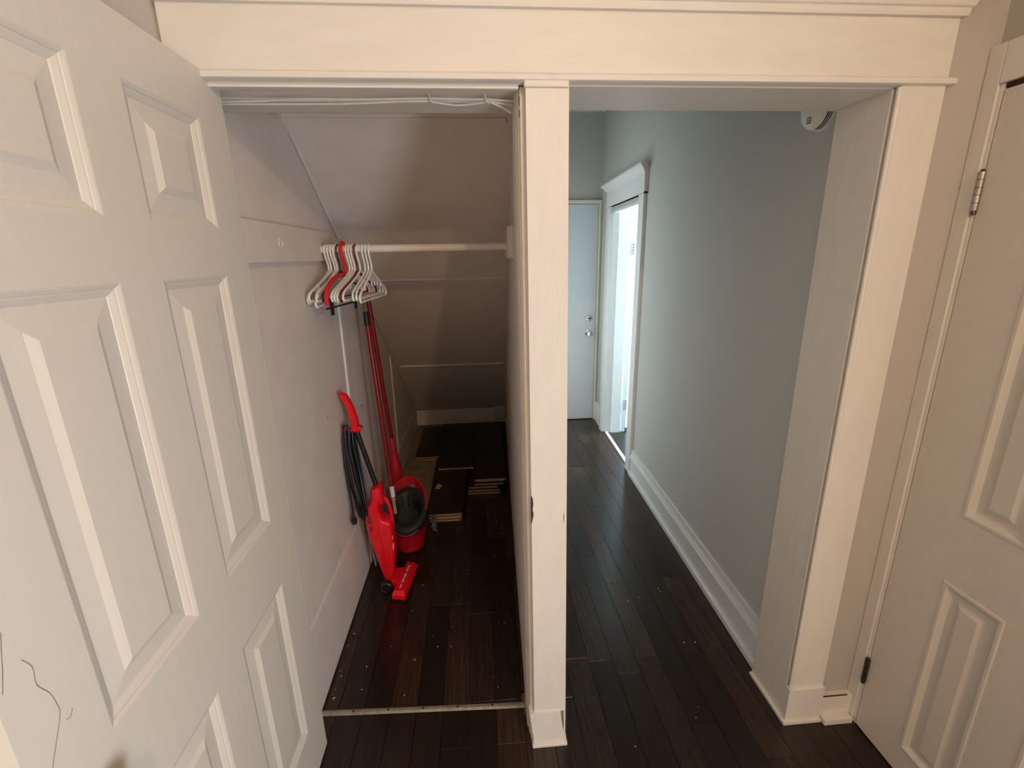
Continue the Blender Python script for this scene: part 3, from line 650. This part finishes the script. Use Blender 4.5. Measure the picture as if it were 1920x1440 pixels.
m = MB(); m.tube([(-0.5005, yv(0.335)-0.0442, 0.335), (-0.486, yv(0.22)-0.0442, 0.22), (-0.479, yv(0.14)-0.0442, 0.14)], 0.0022, 8); m.build('body_ridge', 'red_plastic', body, smooth=True)
# white printed marks on the front edge
for pts in ([(-0.4485,0.300),(-0.4455,0.305),(-0.4445,0.320),(-0.4470,0.318),(-0.4490,0.312)], [(-0.4490,0.236),(-0.4465,0.245),(-0.4445,0.265),(-0.4455,0.282),(-0.4475,0.272),(-0.4500,0.262),(-0.4485,0.252)]):
    m = MB(); m.extr([(a-0.0005, b) for a, b in pts], 'Y', yv(0.27)-0.0395, yv(0.27)-0.020); m.build('printed_mark', 'print_white', body)
m = MB(); m.tube([(-0.5607, 2.011, 0.868), (-0.503, 2.029, 0.575)], 0.0115, 16); m.build('tube', 'black_plastic', vc, smooth=True)
hl = [(-0.6170,1.0470),(-0.6008,1.0150),(-0.5909,0.9767),(-0.5842,0.9377),(-0.5807,0.9029),(-0.5864,0.8700)]
hr = [(-0.5494,0.8690),(-0.5470,0.9144),(-0.5544,0.9579),(-0.566,1.0053),(-0.5823,1.0420),(-0.6038,1.0551)]
hd = pillow(hl+hr, lambda z: 2.0 + (1.05-z)*0.06, [(-0.018,0.006),(-0.014,0.002),(-0.006,0),(0.006,0),(0.014,0.002),(0.018,0.006)]).build('handle', 'red_plastic', vc, smooth=True)
m = MB(); m.tube([(-0.592, 2.010, 0.874), (-0.545, 2.010, 0.874)], 0.013, 12); m.lathe([(0.0,1.985),(0.009,1.987),(0.010,2.010),(0,2.030)], (-0.541,0,0.888), 'Y', 14); m.build('handle_collar', 'red_plastic', hd, smooth=True)
m = MB(); m.tube(spline([(-0.588,2.010,0.872),(-0.602,2.010,0.876),(-0.612,2.010,0.890),(-0.614,2.010,0.902)], 4), 0.0075, 10); m.build('cord_hook', 'red_plastic', hd, smooth=True)
# floor head
hc = [(-0.425,2.195),(-0.366,2.168),(-0.398,1.930),(-0.464,1.944)]
m = MB(); top = [(-0.420,2.180),(-0.374,2.160),(-0.404,1.948),(-0.456,1.958)]
m.loft([[Vector((x,y,0.004)) for x,y in hc], [Vector((x,y,0.030)) for x,y in hc], [Vector((x,y,0.046)) for x,y in top]])
fh = m.build('floor_head', 'red_plastic', vc)
m = MB(); m.loft([[Vector((x,y,0.0)) for x,y in [(-0.423,2.198),(-0.362,2.170),(-0.395,1.924),(-0.466,1.938)]], [Vector((x,y,0.008)) for x,y in [(-0.423,2.198),(-0.362,2.170),(-0.395,1.924),(-0.466,1.938)]]]); m.build('bumper', 'black_plastic', fh)
m = MB(); m.loft([[Vector(p) for p in r] for r in ([(-0.512,2.035,0.060),(-0.512,2.085,0.060),(-0.512,2.085,0.085),(-0.512,2.035,0.085)], [(-0.470,2.015,0.018),(-0.470,2.110,0.018),(-0.470,2.110,0.062),(-0.470,2.015,0.062)], [(-0.430,2.005,0.012),(-0.430,2.130,0.012),(-0.430,2.130,0.046),(-0.430,2.005,0.046)])]); m.build('neck', 'red_plastic', fh)
for (y0, y1) in ((1.995, 2.022), (2.108, 2.135)):
    m = MB(); m.lathe([(0.018,y0),(0.028,y0+0.002),(0.031,y0+0.008),(0.031,y1-0.008),(0.028,y1-0.002),(0.018,y1)], (-0.500,0,0.031), 'Y', 24)
    wl = m.build('wheel', 'black_plastic', vc, smooth=True)
    m = MB(); m.lathe([(0.022,y0+0.0005),(0.0245,y0-0.0005),(0.027,y0+0.001)], (-0.500,0,0.031), 'Y', 24); m.build('wheel_ring', 'dark_steel', wl, smooth=True)
# lettering on the floor head
fc = bpy.data.curves.new('lettering', 'FONT'); fc.body = 'easy \u00b7 lightweight \u00b7 cleaning'; fc.size = 0.0165; fc.shear = 0.3; fc.extrude = 0.0003
tmp = bpy.data.objects.new('lettering_tmp', fc); COL.objects.link(tmp); bpy.context.view_layer.update()
me = bpy.data.meshes.new_from_object(tmp.evaluated_get(bpy.context.evaluated_depsgraph_get())); bpy.data.objects.remove(tmp, do_unlink=True)
me.materials.clear(); me.materials.append(MAT['print_white']); wid = max(v.co.x for v in me.vertices)
tx = bpy.data.objects.new('lettering', me); COL.objects.link(tx); tx.parent = fh
a = Vector((-0.424, 1.972, 0.0464)); b = Vector((-0.400, 2.145, 0.0464)); u = (b-a).normalized(); v = Vector((-u.y, u.x, 0)); k = (b-a).length/wid
R = Matrix(((u.x*k, v.x*1.0, 0, 0), (u.y*k, v.y*1.0, 0, 0), (0, 0, 1, 0), (0, 0, 0, 1))); R.translation = a - ORG[vc.name]
tx.matrix_local = R
# cord bundle and plug
for i in range(7):
    q = i/6; m = MB(); xo = -0.611 + 0.030*q; yo = 1.992 + 0.02*math.sin(i*2.3)
    pts = [(xo, yo+0.006, 0.905-0.01*q), (xo-0.004+0.004*q, yo-0.004, 0.80), (xo-0.004+0.018*q, yo-0.006, 0.66), (-0.600+0.050*q, 1.99+0.01*math.cos(i*1.7), 0.52), (-0.588+0.038*q, 2.0, 0.440-0.008*i % 0.03), (-0.580+0.030*q, 2.006, 0.50), (xo+0.018, 2.022, 0.70), (xo+0.005, 2.020, 0.88)]
    m.tube(spline(pts, 5), 0.0042, 7); m.build('cord', 'black_plastic', vc, smooth=True)
m = MB(); m.tube(spline([(-0.606,1.995,0.90),(-0.6175,1.985,0.84),(-0.6195,1.975,0.72),(-0.612,1.97,0.56),(-0.608,1.968,0.465)], 6), 0.0036, 8); m.tube(spline([(-0.600,1.995,0.90),(-0.613,1.98,0.82),(-0.6135,1.97,0.70),(-0.606,1.965,0.55),(-0.604,1.965,0.465)], 6), 0.0036, 8); m.build('cord', 'black_plastic', vc, smooth=True)
m = MB(); m.lathe([(0.004,0.480),(0.007,0.474),(0.008,0.455),(0.013,0.450),(0.014,0.432),(0.012,0.424),(0,0.423)], (-0.606,1.966,0), 'Z', 14); pl = m.build('plug', 'black_plastic', vc, smooth=True)
m = MB(); m.box(-0.6125,-0.6105,1.963,1.969,0.408,0.424); m.box(-0.6015,-0.5995,1.963,1.969,0.408,0.424); m.build('prong', 'steel', pl)

# ---- red mop bucket with black wringer
BX, BY = -0.432, 2.395
bk = tag(empty('mop_bucket', (BX, BY, 0)), 'red plastic mop bucket with black wringer basket behind the vacuum', 'bucket')
def rimz(a): return 0.262 + 0.122*math.sin(a)
m = MB(); N = 44; rings = []
def ell(rx, ry, zf): return [Vector((BX+rx*math.cos(2*PI*j/N), BY+ry*math.sin(2*PI*j/N), zf(2*PI*j/N))) for j in range(N)]
rings = [ell(0.070,0.075,lambda a:0.0), ell(0.078,0.084,lambda a:0.006), ell(0.092,0.102,lambda a:0.10), ell(0.104,0.116,lambda a:rimz(a)-0.006), ell(0.108,0.120,lambda a:rimz(a)), ell(0.104,0.116,lambda a:rimz(a)+0.003), ell(0.100,0.112,lambda a:rimz(a)), ell(0.088,0.098,lambda a:0.10), ell(0.072,0.078,lambda a:0.010)]
m.loft(rings); bko = m.build('pail', 'red_bucket', bk, smooth=True)
m = MB(); t_ = [Vector((BX+0.1085*math.cos(a), BY+0.1205*math.sin(a), rimz(a)-0.004)) for a in [2*PI*j/N for j in range(N)]]
m.tube(t_, 0.0035, 8, closed=True); m.build('rim', 'red_bucket', bko, smooth=True)
# wringer: tilted ring, basket and ribs
def wr_pt(r, a, h): return Vector((BX + r*math.cos(a), BY - 0.012 + r*0.98*math.sin(a), 0.236 + 0.72*r*math.sin(a) + h))
m = MB(); P2 = []
for r, h in ((0.090,-0.055),(0.110,-0.030),(0.1125,0.004),(0.108,0.012),(0.090,0.016),(0.078,0.010),(0.070,-0.03),(0.050,-0.09),(0.030,-0.10)):
    P2.append([wr_pt(r, 2*PI*j/36, h) for j in range(36)])
m.loft(P2); wg = m.build('wringer', 'dark_rubber', bk, smooth=True)
for j in range(12):
    a = 2*PI*j/12; m = MB(); m.tube([wr_pt(0.076,a,0.012), wr_pt(0.066,a,-0.03), wr_pt(0.047,a,-0.088)], 0.004, 6); m.build('basket_rib', 'dark_rubber', wg, smooth=True)
m = MB(); m.tube([wr_pt(0.083, 2*PI*j/36, 0.017) for j in range(36)], 0.0022, 6, closed=True); m.build('basket_rim', 'dark_rubber', wg, smooth=True)
m = MB(); m.box(BX+0.008, BX+0.034, BY+0.098, BY+0.102, 0.316, 0.338, 0.001); m.build('sticker', 'grey_scrap', bko)

# ---- mop with flared socket, standing behind the bucket
mp = tag(empty('mop', (-0.492, 2.60, 0.0)), 'dark red metal mop pole ending in a wide flared socket', 'mop')
A = Vector((-0.578, 2.555, 1.475)); B = Vector((-0.528, 2.60, 0.585)); dv = (B-A).normalized()
m = MB(); m.tube([A, A.lerp(B, 0.5), B], 0.0125, 14); m.build('pole', 'red_metal', mp, smooth=True)
C = Vector((-0.497, 2.605, 0.03))
m = MB(); m.tube([B - dv*0.01, B, B.lerp(C, 0.16), B.lerp(C, 0.28), B.lerp(C, 0.36), B.lerp(C, 0.75), C], [0.0125,0.0165,0.0185,0.028,0.034,0.034,0.030], 18); m.build('socket', 'red_bucket', mp, smooth=True)
m = MB(); m.box(-0.575, -0.425, 2.575, 2.635, 0.0, 0.035, 0.006); m.build('mop_base', 'red_bucket', mp)
# ---- thinner pole with black end cap
bp = tag(empty('broom_pole', (-0.49, 2.31, 0.26)), 'thin red pole with black end cap and white sticker', 'pole')
A = Vector((-0.549, 2.36, 1.362)); B = Vector((-0.488, 2.30, 0.372))
m = MB(); m.tube([A, A.lerp(B, 0.5), B], 0.0115, 14); m.build('shaft', 'red_metal', bp, smooth=True)
m = MB(); m.tube([A-(B-A).normalized()*0.004, A, A.lerp(B, 0.065), A.lerp(B, 0.067)], [0.008,0.0135,0.0135,0.0118], 14); m.build('end_cap', 'black_plastic', bp, smooth=True)
m = MB(); m.tube([A.lerp(B, 0.938), A.lerp(B, 1.0)], 0.0121, 14); m.build('sticker', 'label_white', bp, smooth=True)
m = MB(); e = (B-A).normalized(); m.tube([B, B+e*0.018, B+e*0.022, B+e*0.10], [0.0121,0.0121,0.009,0.009], 12); m.build('screw_end', 'raw_wood', bp, smooth=True)

# ---- spare flooring boards stacked at the back of the closet
def board(x0, x1, y0, y1, z0, label, skew=0.0, th=0.0145, group='spare dark floorboards stacked in the closet'):
    t = tag(empty('floorboard', ((x0+x1)/2, y0, z0)), label, 'floorboard', group)
    def q(x, y, z): return (x + skew*(y-y0), y, z)
    m = MB(); zt = z0+th
    m.hexa([q(x0,y0,z0+th*0.62),q(x1,y0,z0+th*0.62),q(x1,y1,z0+th*0.62),q(x0,y1,z0+th*0.62)], [q(x0,y0,zt),q(x1,y0,zt),q(x1,y1,zt),q(x0,y1,zt)]); m.build('veneer', 'spare_wood', t)
    m = MB(); e = 0.003
    m.hexa([q(x0+e,y0-e,z0),q(x1-e,y0-e,z0),q(x1-e,y1,z0),q(x0+e,y1,z0)], [q(x0+e,y0-e,z0+th*0.62),q(x1-e,y0-e,z0+th*0.62),q(x1-e,y1,z0+th*0.62),q(x0+e,y1,z0+th*0.62)]); m.build('core', 'raw_wood', t)
    return t
nm = ['bottom', 'second lowest', 'third lowest', 'topmost']
for i in range(4):
    board(-0.345+0.003*(i % 2), -0.140+0.002*i, 2.628-0.004*i+0.006*(i % 2), 3.60, 0.0003+i*0.0148, f'{nm[i]} board of the front floorboard stack beside the bucket', 0.03)
board(-0.330, -0.064, 3.245, 4.12, 0.0600, 'wide dark floorboard lying across the front stack, pale front end', 0.0, 0.018)
names = ['lowest board of the right stack, pale end sticking out furthest', 'second board up in the right stack by the partition', 'third board up in the right stack by the partition', 'fourth board up in the right stack by the partition', 'top board of the right stack by the partition wall']
rs = [(-0.108,0.128,2.955,3.9,0.0003,0.0),(-0.105,0.122,2.965,3.95,0.0152,0.02),(-0.098,0.110,2.985,3.95,0.0300,0.03),(-0.058,0.150,3.000,4.0,0.0449,0.02),(-0.056,0.168,3.025,4.12,0.0785,0.03)]
for (x0,x1,y0,y1,z0,sk), lb in zip(rs[:4], names[:4]): board(x0, x1, y0, y1, z0, lb, sk)
board(*rs[4][:4], 0.0597, names[4], 0.03, 0.028)
board(-0.553, -0.352, 3.60, 4.28, -0.0130, 'lower of two short boards at the back left under the stairs')
board(-0.550, -0.350, 3.605, 4.30, 0.0018, 'upper of two short boards at the back left under the stairs', 0, 0.0145)

# ---- scraps beside the bucket
m = MB(); g = []
for i in range(7):
    t = i/6; g.append([Vector((-0.318+0.006*math.sin(i*2.0)+0.008*t, 2.520+0.014*math.cos(i*1.5), 0.001+0.115*t)), Vector((-0.292+0.006*math.cos(i*2.7)+0.008*t, 2.510+0.014*math.sin(i*1.3), 0.001+0.11*t))])
vs = [p for r in g for p in r]; vs += [p+Vector((0.0,0.003,0)) for p in vs]
n = len(g)*2; fs = []
for i in range(len(g)-1): fs += [(2*i, 2*i+1, 2*i+3, 2*i+2), (n+2*i, n+2*i+2, n+2*i+3, n+2*i+1), (2*i, 2*i+2, n+2*i+2, n+2*i), (2*i+1, n+2*i+1, n+2*i+3, 2*i+3)]
fs += [(0, n, n+1, 1), (n-2, n-1, 2*n-1, 2*n-2)]
m.add(vs, fs); tag(m.build('plastic_scrap', 'grey_scrap'), 'crumpled grey green plastic scrap right of the red bucket', 'scrap')
m = MB(); m.prism([(-0.335,2.95),(-0.300,2.94),(-0.285,2.99),(-0.318,3.03)], 0.0604, 0.0612)
tag(m.build('paper_scrap', 'raw_wood'), 'small pale paper scrap on the edge of the front board stack', 'scrap')

# ---- paint flakes on the closet floor
rng = random.Random(3); m = MB()
spots = [(-0.50,1.46),(-0.33,1.42),(0.03,1.42),(0.115,1.56),(0.05,1.75),(-0.22,1.64),(-0.42,1.66),(-0.26,1.86),(-0.31,1.58),(-0.16,1.74)]
spots += [(rng.uniform(-0.10,0.14), rng.uniform(2.2,2.85)) for _ in range(14)] + [(rng.uniform(-0.6,0.1), rng.uniform(1.39,2.2)) for _ in range(10)] + [(rng.uniform(0.3,0.95), rng.uniform(1.1,1.9)) for _ in range(9)]
spots += [(-0.612+rng.uniform(0,0.02), rng.uniform(1.42,1.75)) for _ in range(12)]
for (x, y) in spots:
    r = rng.uniform(0.0009, 0.0028); a0 = rng.uniform(0, 6)
    ring = [(x+r*rng.uniform(0.6,1.2)*math.cos(a0+2*PI*j/5), y+r*rng.uniform(0.6,1.2)*math.sin(a0+2*PI*j/5)) for j in range(5)]
    m.prism(ring, 0.0003, 0.0018)
tag(m.build('paint_flakes', 'trim_paint'), 'white paint flakes and crumbs scattered over the dark floor', 'debris', kind='stuff')
